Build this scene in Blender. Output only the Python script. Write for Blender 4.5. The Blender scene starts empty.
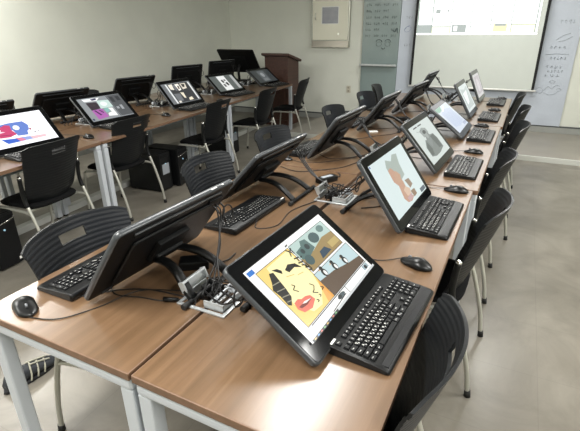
import bpy, bmesh, math, random
from mathutils import Vector as V, Matrix as Mx
random.seed(7)
PI = math.pi
C = bpy.context.scene.collection
DZ = 0.76                                   # desk top height

# ------------------------------------------------------------------ materials
def lin(h):
    h = h.lstrip('#')
    c = [int(h[i:i+2], 16)/255 for i in (0, 2, 4)]
    return tuple(x/12.92 if x <= .04045 else ((x+.055)/1.055)**2.4 for x in c) + (1,)
MATS = {}
def mat(name, col='808080', rough=.5, metal=0, noise=0, nscale=20, bump=0, bscale=200, coat=0, spec=.5, stretch=None, col2=None):
    if name in MATS: return MATS[name]
    m = bpy.data.materials.new(name); m.use_nodes = True; MATS[name] = m
    nt = m.node_tree; b = nt.nodes['Principled BSDF']
    b.inputs['Base Color'].default_value = lin(col); b.inputs['Roughness'].default_value = rough
    b.inputs['Metallic'].default_value = metal; b.inputs['Coat Weight'].default_value = coat
    b.inputs['Specular IOR Level'].default_value = spec
    tc = nt.nodes.new('ShaderNodeTexCoord'); mp = nt.nodes.new('ShaderNodeMapping')
    nt.links.new(tc.outputs['Object'], mp.inputs[0])
    if stretch: mp.inputs['Scale'].default_value = stretch
    if noise or col2:
        n = nt.nodes.new('ShaderNodeTexNoise'); n.inputs['Scale'].default_value = nscale; n.inputs['Detail'].default_value = 5
        nt.links.new(mp.outputs[0], n.inputs['Vector'])
        r = nt.nodes.new('ShaderNodeValToRGB'); c = lin(col)
        if col2: r.color_ramp.elements[0].color = lin(col2)
        else: r.color_ramp.elements[0].color = tuple(x*(1-noise) for x in c[:3])+(1,)
        r.color_ramp.elements[1].color = c if col2 else tuple(min(1, x*(1+noise)) for x in c[:3])+(1,)
        r.color_ramp.elements[0].position = .3; r.color_ramp.elements[1].position = .7
        nt.links.new(n.outputs[0], r.inputs[0]); nt.links.new(r.outputs[0], b.inputs['Base Color'])
    if bump:
        n2 = nt.nodes.new('ShaderNodeTexNoise'); n2.inputs['Scale'].default_value = bscale
        nt.links.new(mp.outputs[0], n2.inputs['Vector'])
        bp = nt.nodes.new('ShaderNodeBump'); bp.inputs['Strength'].default_value = bump; bp.inputs['Distance'].default_value = .002
        nt.links.new(n2.outputs[0], bp.inputs['Height']); nt.links.new(bp.outputs[0], b.inputs['Normal'])
    return m
def em(col, s=1.0):
    k = 'glow_%s_%d' % (col, int(s*100))
    if k in MATS: return MATS[k]
    m = bpy.data.materials.new(k); m.use_nodes = True; MATS[k] = m
    b = m.node_tree.nodes['Principled BSDF']
    b.inputs['Base Color'].default_value = (.01, .01, .01, 1); b.inputs['Roughness'].default_value = .25
    b.inputs['Emission Color'].default_value = lin(col); b.inputs['Emission Strength'].default_value = s
    return m

def wood(name, c1, c2, c3, rough):
    m = bpy.data.materials.new(name); m.use_nodes = True; MATS[name] = m
    nt = m.node_tree; b = nt.nodes['Principled BSDF']; L = nt.links.new
    tc = nt.nodes.new('ShaderNodeTexCoord'); oi = nt.nodes.new('ShaderNodeObjectInfo')
    ad = nt.nodes.new('ShaderNodeVectorMath'); ad.operation = 'ADD'
    cb = nt.nodes.new('ShaderNodeCombineXYZ')
    mu = nt.nodes.new('ShaderNodeMath'); mu.operation = 'MULTIPLY'; mu.inputs[1].default_value = 37
    L(oi.outputs['Random'], mu.inputs[0]); L(mu.outputs[0], cb.inputs[0]); L(tc.outputs['Object'], ad.inputs[0]); L(cb.outputs[0], ad.inputs[1])
    mp = nt.nodes.new('ShaderNodeMapping'); mp.inputs['Scale'].default_value = (26, 1.1, 26); L(ad.outputs[0], mp.inputs[0])
    n = nt.nodes.new('ShaderNodeTexNoise'); n.inputs['Scale'].default_value = 1; n.inputs['Detail'].default_value = 8; n.inputs['Roughness'].default_value = .62
    n.inputs['Distortion'].default_value = .4; L(mp.outputs[0], n.inputs['Vector'])
    r = nt.nodes.new('ShaderNodeValToRGB'); e = r.color_ramp.elements
    e[0].position = .3; e[0].color = lin(c1); e[1].position = .72; e[1].color = lin(c3)
    x = e.new(.5); x.color = lin(c2)
    L(n.outputs[0], r.inputs[0]); L(r.outputs[0], b.inputs['Base Color'])
    b.inputs['Roughness'].default_value = rough; b.inputs['Coat Weight'].default_value = .4 if rough < .4 else 0; b.inputs['Coat Roughness'].default_value = .22
    bp = nt.nodes.new('ShaderNodeBump'); bp.inputs['Strength'].default_value = .08; bp.inputs['Distance'].default_value = .001
    L(n.outputs[0], bp.inputs['Height']); L(bp.outputs[0], b.inputs['Normal'])
    return m
WOOD = wood('desk_laminate', '57432f', '644d38', '705842', .28)
EDGE = wood('desk_edge_band', '5c4533', '664d3a', '705642', .5)
PODW = wood('podium_wood', '301b12', '3f241a', '4a2c20', .5)
SILV = mat('powder_coated_silver', 'bbc0c6', .42, .25, bump=.05, bscale=600)
SILVD = mat('blue_grey_silver', '9aa5ad', .45, .3, bump=.05, bscale=600)
ALU = mat('brushed_aluminium', 'bfc3c5', .35, .6, noise=.08, nscale=40, stretch=(1, 30, 1))
CHROME = mat('chrome', 'd8d8d6', .14, 1)
TUBE = mat('satin_beige_silver_tube', 'b2b1a8', .34, .5)
BLK = mat('black_plastic', '090a0b', .4, spec=.3, bump=.12, bscale=900)
BLKM = mat('matte_black_plastic', '0b0c0d', .6, spec=.2, bump=.15, bscale=700)
BEZ = mat('black_front_glass', '07080a', .09, spec=.2)
HOUS = mat('housing_black', '0a0b0c', .5, spec=.25, bump=.1, bscale=1200)
RIM = mat('housing_rim_painted_light', '34373a', .3, spec=.5)  # black edge coloured grey to stand in for overhead light on it
KEYB = mat('keyboard_black', '0b0c0d', .42, spec=.3, bump=.08, bscale=900)
KEY = mat('keycap_black', '0e0f11', .5, spec=.25)
LEG = mat('key_legend_white', 'e6e6e2', .5)
CHP = mat('chair_black_plastic', '0f1113', .42, spec=.28, bump=.1, bscale=800)
SEAT = mat('seat_black_fabric', '0b0b0c', .9, spec=.15, bump=.5, bscale=500)
RUB = mat('black_rubber', '0e0e0e', .7)
CAB = mat('cable_black', '0f0f10', .5)
GREYC = mat('grey_label', '8f949a', .5)
WHT = mat('white_plastic', 'e4e4e0', .4)
INK = mat('marker_ink_dark', '3b4248', .7)
INKL = mat('marker_ink_faded', '727a82', .7)
INKB = mat('marker_ink_blue', '5b6f9e', .7)

# ------------------------------------------------------------------ mesh builder
def catmull(P, n=8):
    P = [V(p) for p in P]; Q = [2*P[0]-P[1]]+P+[2*P[-1]-P[-2]]; out = []
    for i in range(1, len(Q)-2):
        a, b, c, d = Q[i-1:i+3]
        for k in range(n):
            t = k/n
            out.append(.5*((2*b)+(c-a)*t+(2*a-5*b+4*c-d)*t*t+(3*b-a-3*c+d)*t*t*t))
    out.append(P[-1]); return out
class MB:
    def __init__(s): s.v = []; s.f = []; s.m = []; s.s = []
    def add(s, vs, fs, m=0, smooth=False, M=None):
        o = len(s.v)
        s.v += [(M @ V(p)) if M else V(p) for p in vs]
        for f in fs: s.f.append([i+o for i in f]); s.m.append(m); s.s.append(smooth)
        return s
    def box(s, c, d, bev=.002, m=0, M=None, seg=2):
        bm = bmesh.new(); bmesh.ops.create_cube(bm, size=1)
        for v in bm.verts: v.co = V((v.co.x*d[0], v.co.y*d[1], v.co.z*d[2]))+V(c)
        if bev: bmesh.ops.bevel(bm, geom=bm.edges[:], offset=min(bev, min(d)*.45), segments=seg, affect='EDGES', profile=.6)
        bm.verts.index_update()
        s.add([v.co.copy() for v in bm.verts], [[v.index for v in f.verts] for f in bm.faces], m, False, M); bm.free(); return s
    def slab(s, w, h, t, r, ch=.003, m=0, M=None, mtop=None, mside=None, seg=6):
        # rounded rectangle in XY centred on x, from y=0..h, z from -t to 0, chamfered edges
        def ring(ins, z):
            o = []; R = max(r-ins, .0005)
            for cx, cy, a0 in ((w/2-r, h-r, 0), (-w/2+r, h-r, 90), (-w/2+r, r, 180), (w/2-r, r, 270)):
                for k in range(seg+1):
                    a = math.radians(a0+90*k/seg); o.append((cx+R*math.cos(a), cy+R*math.sin(a), z))
            return o
        rs = [ring(ch, -t), ring(0, -t+ch), ring(0, -ch), ring(ch, 0)]; n = len(rs[0])
        vs = sum(rs, [])
        for q in range(3):
            fs = [[q*n+i, q*n+(i+1) % n, (q+1)*n+(i+1) % n, (q+1)*n+i] for i in range(n)]
            s.add(vs, fs, m if mside is None else mside, True, M) if q == 0 else s._more(vs, fs, m if mside is None else mside, M)
        s.add(vs, [list(range(n))[::-1]], m, False, M); s.add(vs, [[3*n+i for i in range(n)]], m if mtop is None else mtop, False, M)
        return s
    def _more(s, vs, fs, m, M): return s.add(vs, fs, m, True, M)
    def loft(s, rings, m=0, caps=True, M=None, smooth=True, closed=True):
        n = len(rings[0]); vs = sum([list(r) for r in rings], []); fs = []
        for q in range(len(rings)-1):
            for i in range(n if closed else n-1):
                j = (i+1) % n; fs.append([q*n+i, q*n+j, (q+1)*n+j, (q+1)*n+i])
        s.add(vs, fs, m, smooth, M)
        if caps and closed:
            s.add(list(rings[0]), [list(range(n))[::-1]], m, False, M); s.add(list(rings[-1]), [list(range(n))], m, False, M)
        return s
    def tube(s, P, r, n=8, m=0, M=None, smoothpath=0, flat=1.0):
        P = [V(p) for p in P]
        if smoothpath: P = catmull(P, smoothpath)
        T = []
        for i in range(len(P)):
            d = P[min(i+1, len(P)-1)]-P[max(i-1, 0)]
            T.append(d.normalized() if d.length > 1e-9 else V((0, 0, 1)))
        a = V((0, 0, 1)) if abs(T[0].z) < .9 else V((1, 0, 0))
        u = T[0].cross(a).normalized(); rings = []
        for i, p in enumerate(P):
            if i:
                ax = T[i-1].cross(T[i])
                if ax.length > 1e-7: u = Mx.Rotation(T[i-1].angle(T[i]), 3, ax.normalized()) @ u
            w = T[i].cross(u); rr = r[i] if isinstance(r, list) else r
            rings.append([p+(u*math.cos(2*PI*k/n)+w*math.sin(2*PI*k/n)*flat)*rr for k in range(n)])
        return s.loft(rings, m, True, M)
    def cyl(s, a, b, r, n=16, m=0, M=None, r2=None):
        return s.tube([a, b], [r, r if r2 is None else r2], n, m, M)
    def text(s, body, size, M, m=0, z=0):
        c = bpy.data.curves.new('t', 'FONT'); c.body = body; c.size = size; c.resolution_u = 2; c.align_x = 'CENTER'; c.align_y = 'CENTER'
        o = bpy.data.objects.new('t', c); me = o.to_mesh()
        s.add([(v.co.x, v.co.y, z) for v in me.vertices], [list(p.vertices) for p in me.polygons], m, False, M)
        o.to_mesh_clear(); bpy.data.objects.remove(o); bpy.data.curves.remove(c); return s
    def build(s, name, mats, parent=None, loc=None, rot=None, fix=True):
        me = bpy.data.meshes.new(name); me.from_pydata([tuple(v) for v in s.v], [], s.f)
        if not isinstance(mats, (list, tuple)): mats = [mats]
        for m in mats: me.materials.append(m)
        for p, mi, sm in zip(me.polygons, s.m, s.s): p.material_index = mi; p.use_smooth = sm
        if fix:
            bm = bmesh.new(); bm.from_mesh(me); bmesh.ops.remove_doubles(bm, verts=bm.verts, dist=1e-6)
            bmesh.ops.recalc_face_normals(bm, faces=bm.faces); bm.to_mesh(me); bm.free()
        o = bpy.data.objects.new(name, me); C.objects.link(o)
        if parent: o.parent = parent
        if loc: o.location = loc
        if rot: o.rotation_euler = rot
        return o
def tag(o, label, cat, group=None):
    o['label'] = label; o['category'] = cat
    if group: o['group'] = group
    return o
def struct(o, label=None):
    o['kind'] = 'structure'
    if label: o['label'] = label
    return o
def thing(name, label, cat, loc=(0, 0, 0), rz=0, group=None):
    o = bpy.data.objects.new(name, None); o.empty_display_size = .05; C.objects.link(o)
    o.location = loc; o.rotation_euler = (0, 0, rz); return tag(o, label, cat, group)
def dup(o, parent=None):
    c = o.copy(); C.objects.link(c)
    if parent: c.parent = parent
    for ch in list(o.children):
        if not ch.name.startswith('screen'): dup(ch, c)
    return c
def place(proto, used, label, loc, rz, group=None):
    o = dup(proto) if used[0] else proto
    used[0] = True; o.location = loc; o.rotation_euler = (0, 0, rz); o['label'] = label
    if group: o['group'] = group
    return o

# ------------------------------------------------------------------ camera (solved from the vanishing points)
cam = bpy.data.cameras.new('camera'); co = bpy.data.objects.new('camera', cam); C.objects.link(co)
R = Mx(((.89478711, -.16677555, .41417623), (.44640599, .35247473, -.82248602), (-.00881609, .92084064, .38983945)))
co.matrix_world = Mx.Translation((0, 0, 1.59)) @ R.to_4x4()
cam.sensor_width = 36; cam.lens = 36*442.19/580; cam.clip_start = .02
bpy.context.scene.camera = co

# ------------------------------------------------------------------ room
X0, X1, Y0, Y1, H = -5.25, 2.7, -3.2, 7.9, 2.75
def floor_mat():
    m = bpy.data.materials.new('vinyl_tile_floor'); m.use_nodes = True; nt = m.node_tree; L = nt.links.new; b = nt.nodes['Principled BSDF']
    tc = nt.nodes.new('ShaderNodeTexCoord')
    n = nt.nodes.new('ShaderNodeTexNoise'); n.inputs['Scale'].default_value = 2.2; n.inputs['Detail'].default_value = 9; n.inputs['Roughness'].default_value = .62; n.inputs['Distortion'].default_value = .8
    L(tc.outputs['Object'], n.inputs['Vector'])
    r = nt.nodes.new('ShaderNodeValToRGB'); e = r.color_ramp.elements
    e[0].position = .3; e[0].color = lin('625d54'); e[1].position = .7; e[1].color = lin('817c72'); L(n.outputs[0], r.inputs[0])
    br = nt.nodes.new('ShaderNodeTexBrick'); br.offset = 0; br.inputs['Scale'].default_value = 1
    br.inputs['Brick Width'].default_value = .45; br.inputs['Row Height'].default_value = .45; br.inputs['Mortar Size'].default_value = .002
    br.inputs['Color1'].default_value = (1, 1, 1, 1); br.inputs['Color2'].default_value = (.97, .97, .97, 1); br.inputs['Mortar'].default_value = (.86, .86, .86, 1)
    mp = nt.nodes.new('ShaderNodeMapping'); mp.inputs['Location'].default_value = (.13, .2, 0); L(tc.outputs['Object'], mp.inputs[0]); L(mp.outputs[0], br.inputs[0])
    mx = nt.nodes.new('ShaderNodeMix'); mx.data_type = 'RGBA'; mx.blend_type = 'MULTIPLY'; mx.inputs[0].default_value = 1
    L(r.outputs[0], mx.inputs[6]); L(br.outputs[0], mx.inputs[7]); L(mx.outputs[2], b.inputs['Base Color'])
    n2 = nt.nodes.new('ShaderNodeTexNoise'); n2.inputs['Scale'].default_value = 6; L(tc.outputs['Object'], n2.inputs[0])
    mr = nt.nodes.new('ShaderNodeMapRange'); mr.inputs[3].default_value = .25; mr.inputs[4].default_value = .45; L(n2.outputs[0], mr.inputs[0]); L(mr.outputs[0], b.inputs['Roughness'])
    return m
FLOOR = floor_mat()
WALL = mat('wall_paint', 'd4d6cc', .75, noise=.03, nscale=3, bump=.06, bscale=150)
CEIL = mat('ceiling_paint', 'd8d8d2', .9, noise=.03, nscale=4)
BASE = mat('baseboard_grey', '9a9c98', .4, .2, noise=.05, nscale=10)
BASED = mat('baseboard_dark_cap', '4c4f50', .45)
STG = mat('stage_vinyl', '8a857c', .4, noise=.08, nscale=2.5)
T = .15
struct(MB().box(((X0+X1)/2, (Y0+Y1)/2, -T/2), (X1-X0+2*T, Y1-Y0+2*T, T), 0).build('floor', FLOOR))
struct(MB().box(((X0+X1)/2, (Y0+Y1)/2, H+T/2), (X1-X0+2*T, Y1-Y0+2*T, T), 0).build('ceiling', CEIL))
struct(MB().box((X0-T/2, (Y0+Y1)/2, H/2), (T, Y1-Y0+2*T, H), 0).build('wall_left', WALL))
struct(MB().box((X1+T/2, (Y0+Y1)/2, H/2), (T, Y1-Y0+2*T, H), 0).build('wall_right', WALL))
struct(MB().box(((X0+X1)/2, Y1+T/2, H/2), (X1-X0, T, H), 0).build('wall_back', WALL))
struct(MB().box(((X0+X1)/2, Y0-T/2, H/2), (X1-X0, T, H), 0).build('wall_front', WALL))
SX0, SY0, SH = -3.22, 6.27, .062                 # low platform along the back wall
p = MB(); p.box(((SX0+X1)/2, (SY0+.02+Y1)/2, SH/2), (X1-SX0, Y1-SY0-.02, SH), 0, 0)
stg = struct(p.build('floor_platform', STG), 'low grey platform along the back wall')
struct(MB().box(((SX0+X1)/2, SY0+.008, SH/2), (X1-SX0, .024, SH+.006), .004).build('trim_1', mat('pale_nosing', 'c4c5bf', .4, .1)), 'pale nosing along the platform edge')
def baseboard(name, x0, x1, y, z0):
    p = MB(); p.box(((x0+x1)/2, y-.008, z0+.045), (x1-x0, .016, .09), .002, 0); p.box(((x0+x1)/2, y-.010, z0+.100), (x1-x0, .020, .022), .003, 1)
    struct(p.build(name, [BASE, BASED]))
baseboard('baseboard_back', SX0, X1, Y1, SH); baseboard('baseboard_back_left', X0, SX0, Y1, 0)
p = MB(); p.box((X0+.008, (Y0+Y1)/2, .05), (.016, Y1-Y0-.05, .1), .002); struct(p.build('baseboard_left', BASE))

# ------------------------------------------------------------------ boards and screen on the back wall
GLB = mat('grey_green_board', '82908f', .18, noise=.05, nscale=3, coat=.3)
WB = mat('whiteboard_enamel', 'b7bec9', .28, noise=.03, nscale=4, coat=.2)
def strokes(p, items, y, r=.0035, m=0):
    for P in items:
        pts = [(x, y, z) for x, z in P]
        p.tube(pts, r, 5, m, smoothpath=4 if len(pts) > 2 else 0, flat=.35)
def scribble(x, z, w, h, n):
    o = []
    for k in range(n):
        x0 = x+w*(k+.15)/n; x1 = x+w*(k+.8)/n
        o.append([(x0, z+h*random.uniform(.1, .9)), ((x0+x1)/2, z+h*random.uniform(-.1, 1)), (x1, z+h*random.uniform(.1, .9))])
        o.append([(x0+(x1-x0)*random.uniform(.2, .8), z), (x0+(x1-x0)*random.uniform(.2, .8), z+h)])
    return o
gb = thing('glass_board', 'grey green writing board with silver pen tray, left of the projection screen', 'board', (-2.225, Y1-.004, 0))
p = MB(); p.box((0, -.012, 1.27), (.63, .024, 2.2), .002); p.build('board_panel', GLB, gb)
p = MB(); p.box((-.005, -.06, .985), (.64, .075, .014), .004); p.box((-.005, -.095, .997), (.64, .008, .03), .003); p.build('pen_tray', ALU, gb)
GINK = mat('marker_ink_on_glass', '4a5657', .7)
for r_ in range(9):
    p = MB()
    for c_ in range(4):
        if random.random() < .85: strokes(p, scribble(-.27+c_*.145, 2.2-r_*.095, .1, .04, 3), -.0275, .003)
    p.build('writing_line', GINK, gb)
for cx in (-.02, .13):                                   # two simple faces drawn with a marker
    p = MB(); strokes(p, [[(cx+.045*math.cos(a*PI/4), 1.33+.035*math.sin(a*PI/4)) for a in range(9)]], -.0275, .004)
    strokes(p, [[(cx-.05, 1.37), (cx-.02, 1.40), (cx+.03, 1.395), (cx+.055, 1.36)]], -.0275, .011); p.build('face_doodle', GINK, gb)
p = MB(); strokes(p, [[(.2, 1.55), (.24, 1.52), (.27, 1.58), (.29, 1.5)], [(.03, 1.27), (.06, 1.25), (.09, 1.27)]], -.0275, .012)
p.build('ink_patch', GINK, gb)
er = tag(MB().box((-2.03, Y1-.058, 1.002), (.13, .04, .018), .004).build('board_eraser', BLKM), 'small dark eraser lying on the silver pen tray', 'eraser')

wb = thing('whiteboard', 'wide whiteboard with marker notes behind the projection screen', 'whiteboard', (-.625, Y1-.004, 0))
p = MB(); p.box((0, -.010, 1.27), (2.56, .020, 2.2), .002); p.build('board_panel', WB, wb)
for k, (zz, n) in enumerate([(1.28, 4), (1.13, 5), (1.01, 4), (.95, 5), (.89, 3)]): p = MB(); strokes(p, scribble(.93+.03*(k % 2), zz, .22, .04, n), -.023, .004); p.build('note_line', INKL, wb)
p = MB(); strokes(p, [[(1.0, 1.4), (1.08, 1.46), (1.16, 1.49)], [(1.03, 1.38), (1.12, 1.4), (1.2, 1.45)], [(.9, 1.2), (1.02, 1.21), (1.2, 1.205)]], -.023, .004)
p.build('arrow_doodle', INKL, wb); p = MB(); strokes(p, scribble(1.0, 1.62, .2, .05, 4), -.023, .003); p.build('note_line', INKL, wb); p = MB()
strokes(p, [[(.86, .69), (.89, .73), (.94, .72), (.96, .68), (.93, .65), (.88, .66), (.86, .69)], [(.96, .68), (1.02, .75), (1.07, .72), (1.12, .77), (1.17, .76)], [(.97, .66), (1.05, .63), (1.13, .65), (1.17, .69), (1.2, .71), (1.16, .73), (1.13, .71)], [(1.02, .82), (1.06, .84), (1.1, .82), (1.06, .80), (1.02, .82)]], -.023, .003)
p.build('hill_drawing', INKL, wb)
for zz in (1.72, 1.3): p = MB(); strokes(p, scribble(-1.2, zz, .12, .04, 3), -.023, .003); p.build('note_line', INKL, wb)
p = MB(); strokes(p, [[(-1.21, 1.55), (-1.16, 1.6), (-1.1, 1.58), (-1.13, 1.53), (-1.19, 1.52), (-1.2, 1.57), (-1.12, 1.62)]], -.023, .005); p.build('blue_doodle', INKB, wb)

ps = thing('projection_screen', 'large pull-down projection screen with black side borders, lit by a projected page layout', 'projection screen', (-.72, Y1-.13, 0))
xl, xr, zb, zt = -.93, .93, .70, 2.66
MB().box(((xl+xr)/2, 0, H-.055), (xr-xl+.12, .11, .108), .01).build('roller_case', WHT, ps)
p = MB(); p.box(((xl+xr)/2, 0, (zb+zt)/2), (xr-xl, .004, zt-zb), 0); p.build('fabric', mat('screen_fabric', 'c3c8c2', .85, noise=.02, nscale=6), ps)
for a in (xl+.0175, xr-.0175):
    p = MB(); p.box((a, -.003, (zb+zt)/2), (.037, .004, zt-zb), 0); p.build('side_border', mat('screen_border_black', '0c0c0d', .8), ps)
p = MB(); p.tube([(xl-.01, 0, zb-.012), (xr+.03, 0, zb-.012)], .014, 12); p.build('bottom_bar', WHT, ps)
IM = [em('aebcb4', .85), em('ffffff', 1.6), em('b9c2be', .85), em('fffbd0', 1.3), em('f4e3b0', 1.2), em('a9b8b0', .8)]
p = MB(); yy = [-.0022]
def rect(x0, x1, z0, z1, m): yy[0] -= .00012; p.add([(x0, yy[0], z0), (x1, yy[0], z0), (x1, yy[0], z1), (x0, yy[0], z1)], [[0, 1, 2, 3]], m)
rect(-.89, .83, 1.475, 2.45, 0); rect(-.89, .83, 1.475, 1.50, 1); rect(.80, .825, 1.475, 2.45, 1)
cols = [-.87, -.66, -.38, -.09, .19, .47, .79]
rect(-.87, -.67, 1.62, 2.45, 1); rect(-.87, -.67, 1.70, 1.708, 5); rect(-.87, -.67, 1.86, 1.868, 5); rect(-.87, -.68, 1.505, 1.615, 2)
for k in range(1, 6):
    a, b = cols[k]+.006, cols[k+1]-.006; cut = [1.6, 1.66, 1.59, 1.68, 1.62][k-1]
    rect(a, b, cut, 2.45, 1); rect(a, b, 1.505, cut-.012, [3, 1, 1, 1, 3][k-1])
rect(-.36, -.15, 1.51, 1.62, 2); rect(-.33, -.28, 1.53, 1.6, 1); rect(.23, .42, 1.52, 1.63, 4); rect(.25, .4, 1.595, 1.63, 2)
rect(-.62, -.42, 1.98, 2.0, 2); rect(-.62, -.55, 1.78, 1.84, 2); rect(-.45, -.42, 1.8, 1.83, 2)
p.build('projected_image', IM, ps, fix=False)

cb_ = thing('wall_cabinet', 'white metal wall cabinet with small grey window and steel lower band', 'wall cabinet', (-3.125, Y1, -.03))
CABM = mat('cream_enamel', 'dedccb', .35, noise=.02, nscale=5)
p = MB(); p.box((0, -.03, 1.78), (.71, .06, .96), .004); p.build('body', mat('steel_frame', 'a6a79f', .3, .7), cb_)
p = MB(); p.box((.0, -.066, 1.85), (.655, .014, .85), .005); dr = p.build('door', CABM, cb_)
p = MB()
for d_, s_ in (((.0, -.0735, 1.955), (.31, .006, .012)), ((0, -.0735, 1.685), (.31, .006, .012)), ((-.155, -.0735, 1.82), (.012, .006, .266)), ((.155, -.0735, 1.82), (.012, .006, .266))): p.box(d_, s_, .001)
p.build('window_frame', WHT, dr)
MB().box((0, -.0735, 1.82), (.30, .003, .27), 0).build('window_pane', mat('grey_pane', '8d8f98', .2, noise=.08, nscale=14), dr)
MB().tube([(-.265, -.075, 1.86), (-.265, -.1, 1.85), (-.265, -.1, 1.76), (-.265, -.075, 1.75)], .006, 8).build('handle', CHROME, dr)
p = MB(); p.box((.02, -.074, 2.10), (.15, .003, .028), 0); p.build('name_plate', mat('plate_dark', '46443c', .5), dr)
p = MB(); p.cyl((.16, -.072, 1.52), (.16, -.08, 1.52), .012, 12); p.build('lock', CHROME, dr)
p = MB(); p.loft([[(-.35, -.062, 1.30), (.35, -.062, 1.30), (.35, -.062, 1.415), (-.35, -.062, 1.415)], [(-.345, -.085, 1.305), (.345, -.085, 1.305), (.345, -.066, 1.412), (-.345, -.066, 1.412)]], smooth=False); p.build('lower_band', mat('brushed_steel', '8a867c', .3, .8, noise=.1, nscale=8, stretch=(1, 1, 20)), cb_)
so = thing('wall_socket', 'small cream socket plate low on the wall beside the grey green board', 'socket', (-2.76, Y1, .56))
p = MB(); p.box((0, -.005, 0), (.075, .010, .12), .003); p.build('plate', mat('socket_cream', 'bdb7a6', .45), so)
for dz in (.028, -.028): MB().cyl((0, -.009, dz), (0, -.013, dz), .017, 14).build('outlet', mat('socket_inner', '8f8a7d', .5), so)

# ------------------------------------------------------------------ podium
po = thing('podium', 'dark reddish brown wooden podium with sloping top, beyond the left block of desks', 'podium', (-3.745, 6.97, 0))
p = MB()
p.add([(-.22, 0, 0), (.22, 0, 0), (.22, .42, 0), (-.22, .42, 0), (-.22, 0, 1.155), (.22, 0, 1.155), (.22, .42, 1.055), (-.22, .42, 1.055)], [[0, 3, 2, 1], [0, 1, 5, 4], [1, 2, 6, 5], [2, 3, 7, 6], [3, 0, 4, 7], [4, 5, 6, 7]]); p.build('body', PODW, po)
p = MB(); p.box((0, 0, 0), (.52, .52, .04), .006, 0, Mx.Translation((0, .205, 1.130)) @ Mx.Rotation(math.atan2(-.10, .42), 4, 'X')); p.build('top', PODW, po)
p = MB(); p.box((0, -.012, .05), (.44, .024, .1), .003); p.box((0, -.006, .60), (.30, .012, .7), .004); p.build('front_moulding', PODW, po)

# ------------------------------------------------------------------ desks
def make_desk(L, D, name='desk'):
    # local: x across 0..D (right edge at D), y along 0..L
    r = thing(name, 'desk', 'desk')
    p = MB(); p.box((D/2, L/2, DZ-.0125), (D, L, .025), .003, 1)
    p.add([(.004, .004, DZ+.0002), (D-.004, .004, DZ+.0002), (D-.004, L-.004, DZ+.0002), (.004, L-.004, DZ+.0002)], [[0, 1, 2, 3]], 0)
    p.build('tabletop', [WOOD, EDGE], r, fix=False)
    for yy_ in (.03, L-.03):
        p = MB(); p.box((D/2, yy_, DZ-.047), (D-.004, .052, .044), .016, 0, seg=3); p.build('end_rail', SILV, r)
        for xx in (.027, D-.027):
            p = MB(); p.box((xx, yy_, (DZ-.068)/2+.008), (.046, .045, DZ-.068-.014), .006, 0)
            g = p.build('leg', SILVD if False else SILV, r)
            MB().cyl((xx, yy_, 0), (xx, yy_, .02), .02, 14).build('levelling_foot', RUB, g)
    for xx in (.15, D-.15):
        p = MB(); p.box((xx, L/2, DZ-.05), (.03, L-.10, .04), .003); p.build('side_rail', SILV, r)
    p = MB(); p.box((D/2, L/2, DZ-.115), (.16, L-.5, .006), .002); p.box((D/2-.08, L/2, DZ-.085), (.004, L-.5, .06), 0); p.box((D/2+.08, L/2, DZ-.085), (.004, L-.5, .06), 0)
    p.build('cable_tray', SILVD, r)
    return r
LD = 1.88; YS = (.615, 2.505, 4.395)
dl = make_desk(LD, .647); ul = [False]
for k, (x, y, pos) in enumerate(((-1.437, YS[0], 'nearest the camera'), (-1.447, YS[1], 'between the near and far desks'), (-1.447, YS[2], 'farthest, next to the platform'))):
    place(dl, ul, 'wood-topped silver desk of the centre block, left side, '+pos, (x, y, 0), 0, 'desks of the centre block')
dr_ = make_desk(LD, .632); ur = [False]
for k, (x, y, pos) in enumerate(((-.780, YS[0], 'nearest the camera'), (-.735, YS[1], 'between the near and far desks'), (-.700, YS[2], 'farthest, next to the platform'))):
    place(dr_, ur, 'wood-topped silver desk of the centre block, right side, '+pos, (x, y, 0), -.011, 'desks of the centre block')
# left block: slightly turned
TH = math.atan(.08); BL = 2.085
def bpt(s, off=0):                           # s along the aisle edge from y=.53, off to the left of it
    return (-2.78-math.sin(TH)*s-math.cos(TH)*off, .39+math.cos(TH)*s-math.sin(TH)*off)
db = make_desk(BL, .66); ub = [False]
for k, pos in enumerate(('at the left picture edge', 'middle of the three', 'farthest, beside the podium')):
    x, y = bpt(k*2.10, .66); place(db, ub, 'wood-topped silver desk along the left aisle, '+pos, (x, y, 0), TH, 'desks of the left block')
dc = make_desk(2.185, .80); uc = [False]
for k, pos in enumerate(('at the left picture edge', 'middle of the three', 'farthest from the camera')):
    x, y = bpt(k*2.20, 1.475); place(dc, uc, 'wood-topped desk on the wall side of the left block, '+pos, (x, y, 0), TH, 'desks of the left block')

# ------------------------------------------------------------------ pen displays
PW, PH, AW, AH = .56, .36, .476, .268
def scr(polys, bg):
    """polys: list of (colour, strength, [(u,v)...]) on the lit area"""
    p = MB(); mats = []; z = .0006
    def idx(c, s):
        m = em(c, s)
        if m not in mats: mats.append(m)
        return mats.index(m)
    for c, s, P in [(bg[0], bg[1], [(0, 0), (1, 0), (1, 1), (0, 1)])]+polys:
        p.add([((u-.5)*AW, (PH-AH)/2+.002+v*AH, z) for u, v in P], [list(range(len(P)))], idx(c, s)); z += .00012
    return p, mats
def ell(cu, cv, ru, rv, n=14, a0=0, a1=360): return [(cu+ru*math.cos(math.radians(a0+(a1-a0)*k/n)), cv+rv*math.sin(math.radians(a0+(a1-a0)*k/n))) for k in range(n if a1-a0 == 360 else n+1)]
def rc(a, b, c, d): return [(a, b), (c, b), (c, d), (a, d)]
def ln(u0, v0, u1, v1, w=.006):
    d = V((u1-u0, (v1-v0)*AH/AW)).normalized(); n = (-d.y*w, d.x*w*AW/AH)
    return [(u0+n[0], v0+n[1]), (u0-n[0], v0-n[1]), (u1-n[0], v1-n[1]), (u1+n[0], v1+n[1])]
house_cache = {}
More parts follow.
